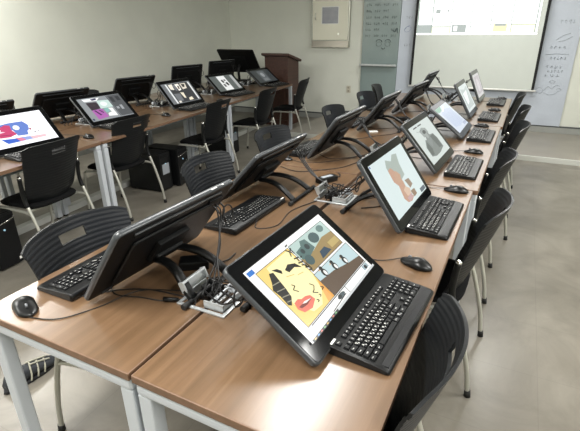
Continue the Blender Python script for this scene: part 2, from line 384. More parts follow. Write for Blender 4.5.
def pen_display(label, x, y, yaw, tilt, screen=None, bg=('dfe6ea', .8), cables=None, z0=.022, foot=.33, group=None, stand_w=1.0, detail=True):
    r = thing('pen_display', label, 'pen display', (x, y, DZ+.0004), yaw+PI/2, group)
    if 'h' not in house_cache:
        p = MB(); p.slab(PW, PH, .021, .020, .004, 0, None, 0, 1); house_cache['h'] = p.build('housing', [HOUS, RIM]); hs = house_cache['h']
        p = MB(); p.slab(PW-.012, PH-.012, .0012, .017, .0004); p.build('front_glass', BEZ, hs, (0, .006, .0012))
        p = MB(); p.slab(PW-.16, PH-.12, .012, .02, .006); p.build('rear_cover', HOUS, hs, (0, .045, -.0205))
        p = MB(); p.box((0, PH-.030, -.0235), (PW-.14, .008, .006), .002, 0); p.box((0, PH-.043, -.0225), (PW-.15, .014, .004), .001, 1); p.build('rear_ridge', [RIM, BLKM], hs)
        p = MB(); p.box((-.20, PH-.075, -.024), (.075, .03, .008), .002); p.build('port_block', BLKM, hs)
        p = MB(); p.box((-PW/2+.07, PH+.0005, -.011), (.008, .002, .005), .0005); p.build('power_button', WHT, hs); MB().box((-PW/2+.12, PH+.0005, -.011), (.03, .002, .004), .0005).build('side_switch', WHT, hs)
        for sx in (-.2, .2): MB().box((sx, .014, -.0225), (.05, .014, .003), .001).build('rubber_pad', RUB, hs)
        hs_ = hs
    else:
        hs_ = dup(house_cache['h'])
    hs_.parent = r; hs_.location = (0, 0, z0); hs_.rotation_euler = (tilt, 0, 0)
    q, mats = scr(screen or [], bg); q.build('screen', mats, hs_, (0, 0, .0008), fix=False)
    ct, st = math.cos(tilt), math.sin(tilt)
    def pt(u, v, w): return V((u, v*ct-w*st, z0+v*st+w*ct))
    # mount
    Mm = Mx.Translation((0, 0, z0)) @ Mx.Rotation(tilt, 4, 'X')
    p = MB(); p.box((0, .165, -.041), (.15, .11, .02), .005, 0, Mm); p.box((0, .14, -.054), (.13, .035, .02), .008, 0, Mm); p.build('stand_mount', BLKM, r)
    a = pt(0, .135, -.056)
    for sx in (-1, 1):
        c0 = V((sx*.055, a.y, a.z)); c3 = V((sx*.095*stand_w, foot, .012))
        hgt = max(.0, a.z-.03)
        c1 = V((sx*.06, a.y+.10, a.z+.012)); c2 = V((sx*.088*stand_w, foot-.065, a.z*.62+.01))
        P = []
        for k in range(15):
            t = k/14; P.append(c0*(1-t)**3+c1*3*t*(1-t)**2+c2*3*t*t*(1-t)+c3*t**3)
        rings = []
        for k, pp in enumerate(P):
            d = (P[min(k+1, 14)]-P[max(k-1, 0)]).normalized(); n = V((1, 0, 0)).cross(d).normalized(); wd = .017; th = .008
            rings.append([pp+V((wd, 0, 0))+n*th*.4, pp+V((wd*.6, 0, 0))+n*th, pp-V((wd*.6, 0, 0))+n*th, pp-V((wd, 0, 0))+n*th*.4, pp-V((wd, 0, 0))-n*th, pp+V((wd, 0, 0))-n*th])
        MB().loft(rings).build('stand_leg', BLK, r)
    p = MB(); p.tube([(-.125*stand_w, foot, .011), (.125*stand_w, foot, .011)], .009, 12)
    fb = p.build('foot_bar', BLKM, r)
    for sx in (-1, 1): MB().tube([(sx*.125*stand_w, foot, .011), (sx*.15*stand_w, foot, .011)], .0105, 12).build('foot_cap', RUB, fb)
    if cables:
        mi = r.matrix_world.copy(); mi = Mx.Translation(r.location) @ Mx.Rotation(yaw+PI/2, 4, 'Z'); inv = mi.inverted()
        tx, ty = cables
        for k, (du, nm) in enumerate(((0, 'video_cable'), (.022, 'power_cable'), (.04, 'usb_cable'))):
            s0 = pt(-.215+du, PH-.075, -.036); s1 = pt(-.215+du, PH-.085, -.07)
            e = inv @ V((tx+.02*(k-1), ty+.025*(k-1), DZ+.02)); mid = (s1+e)/2; mid.z = max(mid.z-.02, .05); mid.x += .02*(k-1)
            q1 = s1*.75+e*.25; q1.z = s1.z-.05-.01*k
            MB().tube([s0, s1, q1, mid, e+V((.006*k, 0, .02)), e], .0032, 6, 0, None, 6).build(nm, CAB, r)
        s0 = pt(-.19, PH-.08, -.036); lp = [s0]
        for k in range(9): an = k/8*2*PI; lp.append(s0+V((-.03+.03*math.cos(an), .03+.012*k/8, -.04+.035*math.sin(an))))
        MB().tube(lp, .0028, 6, 0, None, 4).build('looped_cable', CAB, r)
    return r
PORTS = [(-.792, 1.005), (-.765, 2.06), (-.765, 3.02), (-.755, 4.02), (-.735, 4.93), (-.73, 5.88)]
# --- front right display: comic page
WS = .95
S1 = [('2f7fd8', .8, rc(.015, .92, .075, .975)), ('101010', .3, rc(.068, .135, .452, .912)), ('f0d27c', .95, rc(.072, .142, .448, .905)),
      ('fbeeb0', 1.0, [(.17, .88), (.43, .89), (.444, .5), (.40, .3), (.30, .18), (.2, .2), (.12, .4), (.14, .62)]), ('f0b060', .9, [(.36, .145), (.448, .145), (.448, .42), (.41, .34)]),
      ('252522', .4, [(.15, .82), (.185, .80), (.175, .70), (.165, .58), (.15, .48), (.10, .41), (.08, .44), (.085, .56), (.075, .66), (.11, .72)]),
      ('b9b59c', .6, ln(.10, .70, .17, .68, .003)), ('b9b59c', .6, ln(.09, .62, .16, .59, .003)), ('b9b59c', .6, ln(.09, .54, .15, .51, .003)), ('b9b59c', .6, ln(.09, .47, .13, .45, .003)),
      ('151515', .3, [(.185, .83), (.23, .805), (.25, .755), (.235, .72), (.205, .785)]), ('151515', .3, [(.275, .735), (.33, .765), (.39, .72), (.415, .63), (.36, .69), (.29, .685)]),
      ('e0c37a', .9, ln(.24, .67, .31, .63, .003)), ('e0c37a', .9, ln(.33, .60, .39, .58, .003)),
      ('e2705c', .95, [(.125, .41), (.17, .415), (.195, .385), (.235, .38), (.275, .35), (.285, .28), (.21, .235), (.135, .265), (.11, .34)]), ('8a3028', .7, [(.13, .345), (.20, .345), (.27, .315), (.20, .30), (.14, .315)]), ('f6f0e8', .95, [(.17, .345), (.20, .348), (.265, .318), (.20, .322)])]
for P in ([(.22, .57), (.235, .535), (.20, .515), (.225, .46)], [(.345, .44), (.365, .39), (.335, .355), (.31, .345), (.345, .30)], [(.40, .33), (.42, .30), (.39, .29)], [(.335, .285), (.35, .265), (.33, .25)], [(.285, .265), (.30, .24), (.28, .23)]):
    for (a, b), (c, d) in zip(P, P[1:]): S1.append(('151515', .3, ln(a, b, c, d, .0035)))
S1 += [
      ('101010', .3, rc(.452, .50, .945, .915)), ('b8cfc9', .9, rc(.456, .507, .94, .908)), ('a58c5a', .8, [(.456, .507), (.94, .507), (.94, .72), (.8, .74), (.62, .68), (.456, .7)]),
      ('5f7f7c', .7, [(.47, .68), (.47, .80), (.55, .82), (.58, .88), (.64, .86), (.66, .7), (.56, .66)]), ('4a6668', .7, ell(.73, .8, .06, .075)), ('4a6668', .7, ell(.52, .63, .045, .07)), ('2f4a62', .7, [(.63, .53), (.66, .62), (.74, .63), (.78, .54)]),
      ('6f8f8a', .7, ell(.86, .84, .045, .05)), ('c8b070', .8, rc(.80, .55, .93, .64)), ('394a4c', .6, ell(.6, .77, .025, .04)), ('394a4c', .6, ell(.53, .76, .02, .035)),
      ('101010', .3, rc(.43, .135, .965, .475)), ('bfd6da', .9, rc(.434, .142, .96, .468)), ('6a5543', .7, [(.434, .142), (.96, .142), (.96, .23), (.8, .27), (.62, .34), (.434, .37)]),
      ]
for cu, cv in ((.53, .37), (.66, .33), (.79, .29)):
    S1 += [('1d2326', .4, ell(cu, cv+.035, .028, .055)), ('f4f4f0', .9, ell(cu+.006, cv+.025, .014, .036)), ('1d2326', .4, ell(cu, cv+.10, .018, .028)), ('f0a030', .9, [(cu-.02, cv+.1), (cu-.04, cv+.09), (cu-.018, cv+.085)])]
for (a, b, c, d) in ((.40, .90, .435, .83), (.425, .87, .40, .80), (.43, .86, .455, .88), (.445, .89, .445, .80), (.40, .76, .45, .74), (.425, .76, .42, .70), (.40, .69, .45, .67), (.41, .65, .435, .63), (.435, .63, .44, .58), (.42, .60, .455, .58), (.455, .64, .46, .54), (.43, .55, .46, .53), (.455, .72, .475, .73), (.42, .93, .45, .94)):
    S1.append(('121212', .25, ln(a, b, c, d, .005)))
S1 += [('cfd3d4', .9, rc(.0, .0, 1, .03)), ('2a2f36', .6, rc(.0, .0, .35, .028))]
for k in range(8): S1.append((['d8b25a', '5a9ed8', 'd86a5a', '78b878'][k % 4], .8, rc(.02+k*.04, .006, .04+k*.04, .022)))
S1 += [('20262a', .4, ln(.08, .125, .96, .125, .003)), ('20262a', .4, ln(.56, .03, .56, .125, .003)), ('4d5f66', .7, ell(.47, .085, .05, .03)), ('263238', .5, ell(.45, .09, .02, .025)), ('9ab', .9, []) if False else ('9fb4bb', .9, rc(.86, .05, .94, .115)), ('263238', .5, ell(.90, .075, .018, .028)), ('20262a', .4, ln(.3, .04, .52, .06, .003))]
pen_display('nearest pen display on the right desks, comic page with yellow face and red lips', -.329, 1.114, -.046, .628, S1, ('f7f7f4', 1.0), PORTS[0])
G = 'd8e6e6'
S2 = [('3a62b8', .8, rc(.01, .95, .035, .985)), ('adb9b2', .8, [(.40, .92), (.52, .84), (.62, .93), (.74, .90), (.68, .72), (.66, .5), (.38, .42), (.33, .55), (.34, .80)]), ('c9a08a', .8, [(.34, .74), (.42, .76), (.50, .62), (.54, .42), (.52, .20), (.60, .09), (.50, .05), (.40, .08), (.35, .18), (.39, .42), (.33, .52)]),
      ('c9a48c', .8, [(.40, .60), (.50, .66), (.56, .55), (.50, .44), (.42, .46)]), ('d8bca6', .85, [(.44, .30), (.52, .33), (.60, .25), (.56, .15), (.46, .17)]), ('a08c7a', .75, [(.58, .42), (.70, .40), (.72, .27), (.62, .24)]), ('a48a72', .7, [(.58, .20), (.70, .19), (.70, .08), (.60, .07)]), ('caa8a8', .8, [(.42, .15), (.58, .17), (.56, .08), (.44, .07)]), ('6d7a86', .6, rc(.82, .02, .98, .10))]
pen_display('second pen display on the right desks, painted figure in orange clothes', -.326, 2.006, -.053, .952, S2, (G, .85), PORTS[1])
S3 = [('4b4f4e', .5, rc(.16, .915, .33, .945)), ('4b4f4e', .5, rc(.37, .915, .55, .945)), ('a2aaa8', .7, [(.3, .80), (.45, .86), (.6, .8), (.62, .68), (.52, .6), (.34, .62)]), ('848d8b', .65, [(.15, .16), (.16, .40), (.30, .56), (.42, .50), (.56, .60), (.74, .58), (.80, .42), (.80, .16), (.55, .10), (.32, .10)]), ('8b9392', .7, [(.34, .52), (.44, .70), (.56, .68), (.62, .56), (.5, .4), (.4, .3)]), ('666f6e', .6, [(.56, .56), (.74, .56), (.78, .40), (.76, .18), (.62, .2)]), ('666f6e', .6, [(.17, .18), (.18, .38), (.30, .5), (.34, .3), (.28, .16)]), ('aab2b0', .7, ell(.47, .64, .055, .09)), ('555c5c', .55, ell(.46, .73, .07, .05))]
for k in range(6): S3.append(('8e9696', .7, ln(.2+.05*k, .84-.02*(k % 3), .23+.05*k, .80-.02*(k % 2), .004)))
pen_display('third pen display on the right desks, grey sketch of a seated figure', -.337, 2.936, -.05, .844, S3, ('d3dcd9', .8), PORTS[2])
S4 = [('7fb59c', .7, [(0, 1), (.45, 1), (.30, .86), (.05, .84), (0, .9)]), ('c3cfe6', .75, [(.12, .78), (.5, .86), (.88, .78), (.9, .2), (.5, .12), (.14, .2)]), ('eef2f6', .9, [(.3, .84), (.62, .96), (.66, .93), (.34, .80)]), ('b0bcd8', .7, rc(.7, .05, .95, .15))]  # green shape is a reflection painted into the page
pen_display('low tilted pen display with a pale blue page and painted green reflection, right desks', -.314, 3.955, -.02, .652, S4, ('cdd6e4', .8), PORTS[3])
S5 = [('c6d0cf', .7, [(.1, .9), (.5, .8), (.9, .9), (.9, .1), (.1, .1)]), ('e6ecec', .85, [(.2, .7), (.7, .75), (.5, .3), (.25, .25)])]
pen_display('steep pen display with a pale grey green page, right desks', -.352, 4.865, -.023, 1.028, S5, ('d6dede', .8), PORTS[4])
S6 = [('bdb4bc', .7, [(.12, .9), (.9, .9), (.9, .12), (.12, .12)]), ('cfc8ce', .75, ell(.5, .5, .2, .3))]
pen_display('steep pen display with a pale lilac page, far end of the right desks', -.362, 5.90, -.033, 1.146, S6, ('c9c6c9', .75), PORTS[5])
# --- left side of the centre block: seen from behind
LL = [(-1.150, 1.068, 3.10, .923, 'seen from behind on the left desks, nearest the camera', .315), (-1.29, 2.01, 3.132, .825, 'seen from behind, second from the camera on the left desks', .355), (-1.203, 2.92, 3.12, .94, 'seen from behind, third from the camera on the left desks', .34),
      (-1.185, 3.91, 3.115, .92, 'seen from behind, fourth from the camera on the left desks', .34), (-1.12, 4.86, 3.087, .92, 'seen from behind, fifth from the camera on the left desks', .33), (-1.14, 5.87, 3.104, 1.045, 'seen from behind, farthest of the left desks', .33)]
for k, (x, y, yw, tl, lb, ft) in enumerate(LL):
    pen_display('black pen display '+lb, x, y, yw, tl, [('9fb8e8', .8, rc(.08, .1, .9, .9))], ('b4c8f2', .9), PORTS[k], foot=ft)
# --- left block, screens towards the aisle
BM = [(-3.155, 2.03, -.05, .82), (-3.375, 3.06, -.057, .766), (-3.35, 4.13, -.02, .87), (-3.495, 5.27, -.10, .725), (-3.525, 6.39, -.095, .663)]
SB1 = [('6f8fe0', .8, [(.14, .70), (.40, .74), (.62, .73), (.67, .58), (.64, .44), (.6, .40), (.58, .28), (.42, .30), (.40, .5), (.2, .55)]), ('d8487a', .85, [(.10, .62), (.24, .64), (.33, .70), (.40, .66), (.38, .52), (.42, .36), (.30, .30), (.15, .32), (.12, .45)]), ('f7dfe8', .95, [(.12, .60), (.24, .57), (.22, .52), (.28, .48), (.18, .46), (.12, .50)]), ('ffffff', 1.0, ell(.47, .56, .05, .08)), ('a93a66', .7, ln(.16, .40, .34, .36, .006)), ('3c6ad8', .85, [(.15, .27), (.38, .23), (.50, .12), (.21, .11)]), ('e88aa8', .9, [(.36, .25), (.46, .23), (.52, .14), (.40, .12)]), ('f0c8d0', .9, [(.55, .22), (.83, .19), (.83, .12), (.60, .11)]), ('9fb0ec', .85, [(.44, .24), (.58, .22), (.60, .12), (.5, .12)]), ('c03060', .7, ell(.66, .44, .018, .03)), ('402830', .5, ell(.70, .32, .012, .02)), ('402830', .5, ell(.76, .33, .01, .015))]
SB2 = [('f2f4f4', .95, [(.10, .97), (.50, .95), (.40, .83), (.12, .85)]), ('4a4a70', .6, [(.28, .93), (.42, .95), (.40, .87), (.30, .86)]), ('4a3f4a', .5, [(.13, .80), (.36, .78), (.40, .50), (.14, .44)]), ('cfe6df', .85, [(.39, .84), (.66, .80), (.66, .48), (.36, .48)]), ('e9f4ee', .95, ell(.5, .66, .08, .1)), ('b968b8', .8, [(.14, .46), (.38, .47), (.41, .10), (.15, .05)]), ('5a2f63', .6, [(.18, .44), (.22, .44), (.29, .22), (.25, .20)]), ('5a2f63', .6, [(.28, .45), (.31, .44), (.37, .30), (.34, .28)]), ('8fc4bd', .8, [(.42, .46), (.52, .48), (.52, .30), (.42, .28)]), ('f0f2ee', .95, [(.52, .46), (.62, .44), (.62, .08), (.42, .12), (.44, .24), (.54, .28)]), ('3c3f44', .4, rc(.665, .03, .68, .98)), ('6e7276', .5, rc(.69, .03, 1, .98)), ('b8bcc0', .7, rc(.72, .35, .78, .45)), ('b8bcc0', .7, rc(.82, .30, .88, .5)), ('4a4e54', .4, rc(.72, .66, .8, .9)), ('4a4e54', .4, rc(.86, .7, .95, .9)), ('31406a', .6, rc(.02, .04, .06, .12))]
SB3 = [('e9ebea', .9, rc(.13, .02, .18, .97)), ('4a4c50', .5, rc(.2, .03, .9, .96)), ('efeadb', .9, [(.22, .93), (.36, .95), (.33, .66), (.22, .7)]), ('8b8f94', .6, [(.36, .9), (.44, .92), (.42, .6), (.36, .62)]), ('f4f0e6', .95, [(.44, .92), (.58, .93), (.56, .62), (.46, .58)]), ('5a4638', .5, [(.50, .84), (.55, .82), (.52, .66), (.48, .68)]), ('e0d8c8', .9, [(.62, .92), (.82, .92), (.78, .66), (.62, .62)]), ('2e2c30', .4, [(.66, .9), (.78, .86), (.72, .72), (.66, .74)]), ('8a8e92', .6, [(.22, .48), (.42, .46), (.4, .1), (.22, .12)]), ('efe6cf', .9, [(.45, .5), (.56, .48), (.54, .2), (.48, .22)]), ('efe6cf', .9, [(.62, .18), (.74, .22), (.76, .08), (.60, .06)]), ('e6e2d6', .9, [(.22, .12), (.3, .12), (.3, .03), (.22, .03)]), ('9a9ea0', .6, rc(.9, .02, 1, .98)), ('eef0ee', .9, rc(.92, .06, .96, .94))]
SB4 = [('e6e8e6', .9, [(.28, .97), (.62, .97), (.62, .03), (.28, .03)]), ('4c4c4c', .5, [(.36, .7), (.44, .74), (.46, .55), (.38, .5)]), ('3c3c3c', .4, [(.46, .5), (.56, .55), (.58, .35), (.50, .3)]), ('6c6c6c', .6, [(.33, .42), (.42, .45), (.42, .25), (.34, .26)]), ('5c5c5c', .5, ell(.52, .68, .04, .06)), ('bdbfbe', .7, rc(.86, .05, .98, .95))]
SB5 = [('6e7478', .5, [(.3, .92), (.68, .92), (.68, .08), (.3, .08)]), ('a6aaac', .6, ell(.48, .6, .09, .18)), ('8e9496', .5, [(.36, .3), (.6, .34), (.62, .12), (.34, .12)])]
BSC = [(SB1, ('fbfbff', 1.15), 'a bright white page with pink and blue artwork'), (SB2, ('a3a8ac', .7), 'a grey page of violet and mint panels, on the left aisle desks'), (SB3, ('8d9296', .55), 'a dark page of cream panels, on the left aisle desks'), (SB4, ('7d8582', .45), 'a white strip of sketches on grey, on the left aisle desks'), (SB5, ('50575a', .35), 'a dim dark grey picture, beside the podium')]
BP = [bpt(s, .69) for s in (1.54, 2.6, 3.7, 4.8, 5.9)]
for (x, y, yw, tl), (sc, bg, lb), pp in zip(BM, BSC, BP):
    pen_display('pen display showing '+lb, x, y, yw, tl, sc, bg, pp)
CM = [(-4.12, 2.16, 'at the left picture edge'), (-4.20, 3.02, 'behind the pink and blue artwork'), (-4.29, 4.12, 'behind the violet and mint page'), (-4.33, 5.25, 'behind the page of cream panels'), (-4.38, 6.2, 'behind the strip of sketches')]
for k, (x, y, lb) in enumerate(CM):
    pen_display('back of a black pen display by the left wall, '+lb, x, y, PI-.09-.03*k, .86+[0, .02, .12, .44, .49][k], None, ('8f98a0', .35), bpt(max(y-.6, .5), .69))
# --- large teacher's display
td = thing('large_display', 'largest black display, leaning back beside the podium, seen from behind', 'display', (-4.37, 6.95, DZ), PI)
Mm = Mx.Translation((0, 0, .14)) @ Mx.Rotation(.93, 4, 'X')
p = MB(); p.slab(.715, .47, .03, .02, .005, 0, Mm); hs = p.build('housing', HOUS, td)
MB().slab(.64, .35, .002, .004, .0005, 0, Mm @ Mx.Translation((0, .05, .0025))).build('screen', BEZ, hs)
MB().slab(.36, .26, .02, .03, .006, 0, Mm @ Mx.Translation((0, .09, -.029))).build('rear_cover', BLKM, hs)
MB().tube([(0, .12, .28), (0, .19, .18), (0, .18, .02)], .022, 12, 0, None, 6).build('stand_column', BLK, td)
MB().box((0, .16, .009), (.30, .2, .016), .006).build('stand_base', BLK, td)

# ------------------------------------------------------------------ keyboards
U = .0189
def kb_layout():
    K = []
    def row(x, yr, items):
        for it in items:
            if isinstance(it, (int, float)): x += it; continue
            t, w = (it if isinstance(it, tuple) else (it, 1)); K.append((x, yr, w, 1, t)); x += w
    row(0, 0, ['Esc', 1, 'F1', 'F2', 'F3', 'F4', .5, 'F5', 'F6', 'F7', 'F8', .5, 'F9', 'F10', 'F11', 'F12', .25, 'Prt', 'Scr', 'Pau'])
    row(0, 1.35, list('`1234567890-=')+[('Back', 2), .25, 'Ins', 'Hm', 'PU', .25, 'Num', '/', '*', '-'])
    row(0, 2.35, [('Tab', 1.5)]+['Qㅂ', 'Wㅈ', 'Eㄷ', 'Rㄱ', 'Tㅅ', 'Yㅛ', 'Uㅕ', 'Iㅑ', 'Oㅐ', 'Pㅔ', '[', ']', ('\\', 1.5), .25, 'Del', 'End', 'PD', .25, '7', '8', '9'])
    row(0, 3.35, [('Caps', 1.75)]+['Aㅁ', 'Sㄴ', 'Dㅇ', 'Fㄹ', 'Gㅎ', 'Hㅗ', 'Jㅓ', 'Kㅏ', 'Lㅣ', ';', "'", ('Enter', 2.25), 3.5, '4', '5', '6'])
    row(0, 4.35, [('Shift', 2.25)]+['Zㅋ', 'Xㅌ', 'Cㅊ', 'Vㅍ', 'Bㅠ', 'Nㅜ', 'Mㅡ', ',', '.', '?', ('Shift', 2.75), 1.25, '↑', 1.25, '1', '2', '3'])
    row(0, 5.35, [('Ctrl', 1.25), ('Win', 1.25), ('Alt', 1.25), ('', 6.25), ('한/영', 1.5), ('한자', 1.5), ('Ctrl', 2), .25, '←', '↓', '→', .25, ('0', 2), '.'])
    K.append((21.5, 2.35, 1, 2, '+')); K.append((21.5, 4.35, 1, 2, 'En'))
    return K
KL = kb_layout()
KW, KD = .452, .182
def kz(y): return .016+(y+KD/2)/KD*.012            # top plate height, rising to the rear
def keycap(p, x, yr, w, h, t, legend):
    cx = -KW/2+.013+(x+w/2)*U; cy = KD/2-.018-(yr+h/2)*U; hw, hh = w*U/2-.0008, h*U/2-.0008; z = kz(cy)
    i = .0022; a = .0055
    vs = [(cx-hw, cy-hh, z-.001), (cx+hw, cy-hh, z-.001), (cx+hw, cy+hh, z-.001), (cx-hw, cy+hh, z-.001), (cx-hw+i, cy-hh+i, z+a), (cx+hw-i, cy-hh+i, z+a), (cx+hw-i, cy+hh-i*.8, z+a+.0012), (cx-hw+i, cy+hh-i*.8, z+a+.0012)]
    p.add(vs, [[0, 1, 5, 4], [1, 2, 6, 5], [2, 3, 7, 6], [3, 0, 4, 7], [4, 5, 6, 7]], 0)
    if legend and t:
        Mt = Mx.Translation((cx, cy, z+a+.0009)) @ Mx.Rotation(.075, 4, 'X')
        if len(t) == 2 and ord(t[1]) > 0x3000:
            p.text(t[0], .0088, Mt @ Mx.Translation((-.003, .0028, 0)), 1); p.text(t[1], .0072, Mt @ Mx.Translation((.0028, -.003, 0)), 1)
        else: p.text(t, .0085 if len(t) == 1 else .0052, Mt @ Mx.Translation((-min(hw-.006, .004) if w > 1.2 else 0, .001, 0)), 1)
def make_keyboard(full):
    r = thing('keyboard', 'keyboard', 'keyboard')
    def ring(x, ins):
        f, b = -KD/2+ins, KD/2-ins
        return [(x, f, .003), (x, f, .009), (x, f+.008, .0145), (x, f+.04, kz(f+.04)), (x, b-.006, kz(b)+.001), (x, b, kz(b)-.004), (x, b, .004)]
    p = MB(); rg = [ring(-KW/2, .008), ring(-KW/2+.004, .001), ring(-KW/2+.012, 0), ring(KW/2-.012, 0), ring(KW/2-.004, .001), ring(KW/2, .008)]
    p.loft(rg); bd = p.build('body', KEYB, r)
    p = MB(); p.box((0, -KD/2+.024, .0168), (KW-.03, .034, .003), .0012, 0, Mx.Translation((0, 0, 0)) @ Mx.Rotation(.02, 4, 'X')); p.build('palm_strip', mat('palm_strip_black', '111214', .38, spec=.3, bump=.1, bscale=1500), bd)
    p = MB(); p.box((-KW/2+.022, KD/2-.010, kz(KD/2-.01)+.0015), (.026, .007, .002), .0005); p.build('name_plate', WHT, bd)
    p = MB()
    for sx in (-.18, .18): p.box((sx, KD/2-.02, .0025), (.03, .012, .005), .001)
    p.build('rubber_foot', RUB, r)
    if full:
        for (x, yr, w, h, t) in KL:
            p = MB(); keycap(p, x, yr, w, h, t, True); p.build('key', [KEY, LEG], r, fix=False)
    else:
        for nm, f in (('function_keys', lambda k: k[1] == 0), ('main_keys', lambda k: k[1] > 0 and k[0] < 15), ('navigation_keys', lambda k: k[1] > 0 and 15 <= k[0] < 18.4), ('number_keys', lambda k: k[1] > 0 and k[0] >= 18.4)):
            p = MB()
            for k in KL:
                if f(k):
                    keycap(p, *k, False)
                    cx = -KW/2+.013+(k[0]+k[2]/2)*U; cy = KD/2-.018-(k[1]+.5)*U; z = kz(cy)+.0068
                    if k[4]: p.add([(cx-.004, cy-.0005, z), (cx-.0005, cy-.0005, z), (cx-.0005, cy+.004, z+.0004), (cx-.004, cy+.004, z+.0004)], [[0, 1, 2, 3]], 1); p.add([(cx+.0012, cy-.005, z-.0004), (cx+.004, cy-.005, z-.0004), (cx+.004, cy-.002, z), (cx+.0012, cy-.002, z)], [[0, 1, 2, 3]], 1)
            p.build(nm, [KEY, LEG], r, fix=False)
    return r
def cable_to(root, start, pts, name='cable', r=.0022):
    """start in the thing's frame, pts in the place's frame on the desk"""
    M = Mx.Translation(root.location) @ Mx.Rotation(root.rotation_euler.z, 4, 'Z'); inv = M.inverted()
    P = [V(start)]+[inv @ V((x, y, DZ+z)) for x, y, z in pts]
    return MB().tube(P, r, 6, 0, None, 6).build(name, CAB, root)
kf = make_keyboard(True); uk = [False]; kn = make_keyboard(False); un = [False]
Z = DZ+.0004
def kb(full, label, x, y, yaw, group=None):
    return place(kf if full else kn, uk if full else un, label, (x, y, Z), yaw+PI/2, group)
kcab = []
kcab.append((kb(True, 'black keyboard in front of the comic page with the yellow face', -.247, 1.135, -.075), [(-.37, 1.28, .003), (-.5, 1.2, .003), (-.63, 1.06, .003), (-.72, 1.03, .004)]))
kcab.append((kb(True, 'black keyboard in front of the painted figure in orange clothes', -.243, 2.012, -.03), [(-.37, 2.2, .003), (-.5, 2.22, .003), (-.62, 2.12, .003), (-.69, 2.09, .004)]))
kcab.append((kb(True, 'black keyboard at the left desk edge under the nearest display seen from behind', -1.292, 1.005, PI), [(-1.12, .88, .003), (-1.02, .9, .003), (-.93, .92, .003), (-.86, .97, .004)]))
kcab.append((kb(True, 'black keyboard lying in mid desk between the two nearest displays seen from behind', -1.075, 1.672, PI-.03), [(-.95, 1.55, .003), (-.88, 1.62, .003), (-.90, 1.8, .003), (-.84, 1.98, .004)]))
for y, x, lb, pt_ in ((2.905, -.222, 'in front of the grey sketch of a seated figure', 2), (3.90, -.205, 'in front of the low tilted display with the pale blue page', 3), (4.80, -.205, 'in front of the pale grey green page', 4), (5.79, -.20, 'in front of the pale lilac page at the far end', 5)):
    kcab.append((kb(False, 'black keyboard '+lb, x, y, -.02), [(-.36, y+.1, .003), (-.5, y+.12, .003), (PORTS[pt_][0]+.08, PORTS[pt_][1]+.02, .004)]))
for y, x, lb, pt_ in ((2.93, -1.335, 'third display seen from behind', 2), (4.0, -1.345, 'fourth display seen from behind', 3), (4.93, -1.335, 'fifth display seen from behind', 4)):
    kcab.append((kb(False, 'dark keyboard at the left desk edge before the '+lb, x, y, PI-.02), [(-1.1, y-.16, .003), (-.98, y-.1, .003), (PORTS[pt_][0]-.1, PORTS[pt_][1]-.02, .004)]))
for (x, y, yw, tl), (sc, bg, lb) in zip(BM, ((0, 0, 'pink and blue artwork'), (0, 0, 'violet and mint page'), (0, 0, 'page of cream panels'), (0, 0, 'white strip of sketches'), (0, 0, 'dim grey picture by the podium'))):
    kcab.append((kb(False, 'dark keyboard in front of the '+lb, x+.105, y-.01, yw), []))
for o, pts in kcab:
    if pts: cable_to(o, (.05 if True else 0, KD/2-.002, .012), pts)

# ------------------------------------------------------------------ mice
def make_mouse():
    r = thing('computer_mouse', 'mouse', 'mouse')
    def prof(t): # t -1 rear .. 1 front (front = +y)
        w = .036*(1-abs(t)**2.6*.38)*(1-.10*math.exp(-((t-.15)/.35)**2)); h = .011+.021*math.exp(-((t+.22)/.62)**2); return w, h
    def ring(t, k0, k1, off=0, n=16):
        w, h = prof(t); e = math.sqrt(max(0, 1-abs(t)**3.2)); o = []
        for k in range(n+1):
            a = PI*(k0+(k1-k0)*k/n); o.append(((w*e+off)*math.cos(a)*(1 if abs(math.cos(a)) < .95 else 1), t*.066, .004+(h*e**.5+off)*math.sin(a)**.8 if math.sin(a) > 0 else .004))
        return o
    p = MB(); ts = [-.995, -.96, -.88, -.75, -.55, -.3, 0, .3, .55, .75, .88, .96, .995]
    rings = [ring(t, 0, 1) for t in ts]; p.loft(rings, 0, True); 
    p.build('body', mat('mouse_black', '0c0d0e', .32, spec=.35), r)
    for k0, k1 in ((.12, .47), (.53, .88)):
        p = MB(); p.loft([ring(t, k0, k1, .0006, 8) for t in (.12, .3, .5, .7, .85, .93)], 0, False, closed=False); p.build('button', mat('mouse_button_black', '0f1011', .28, spec=.4), r)
    p = MB(); p.tube([(-.0035, .028, .0255), (.0035, .028, .0255)], .0075, 14); p.build('scroll_wheel', mat('wheel_grey', '6d7074', .35, .4), r)
    return r
mo = make_mouse(); um = [False]
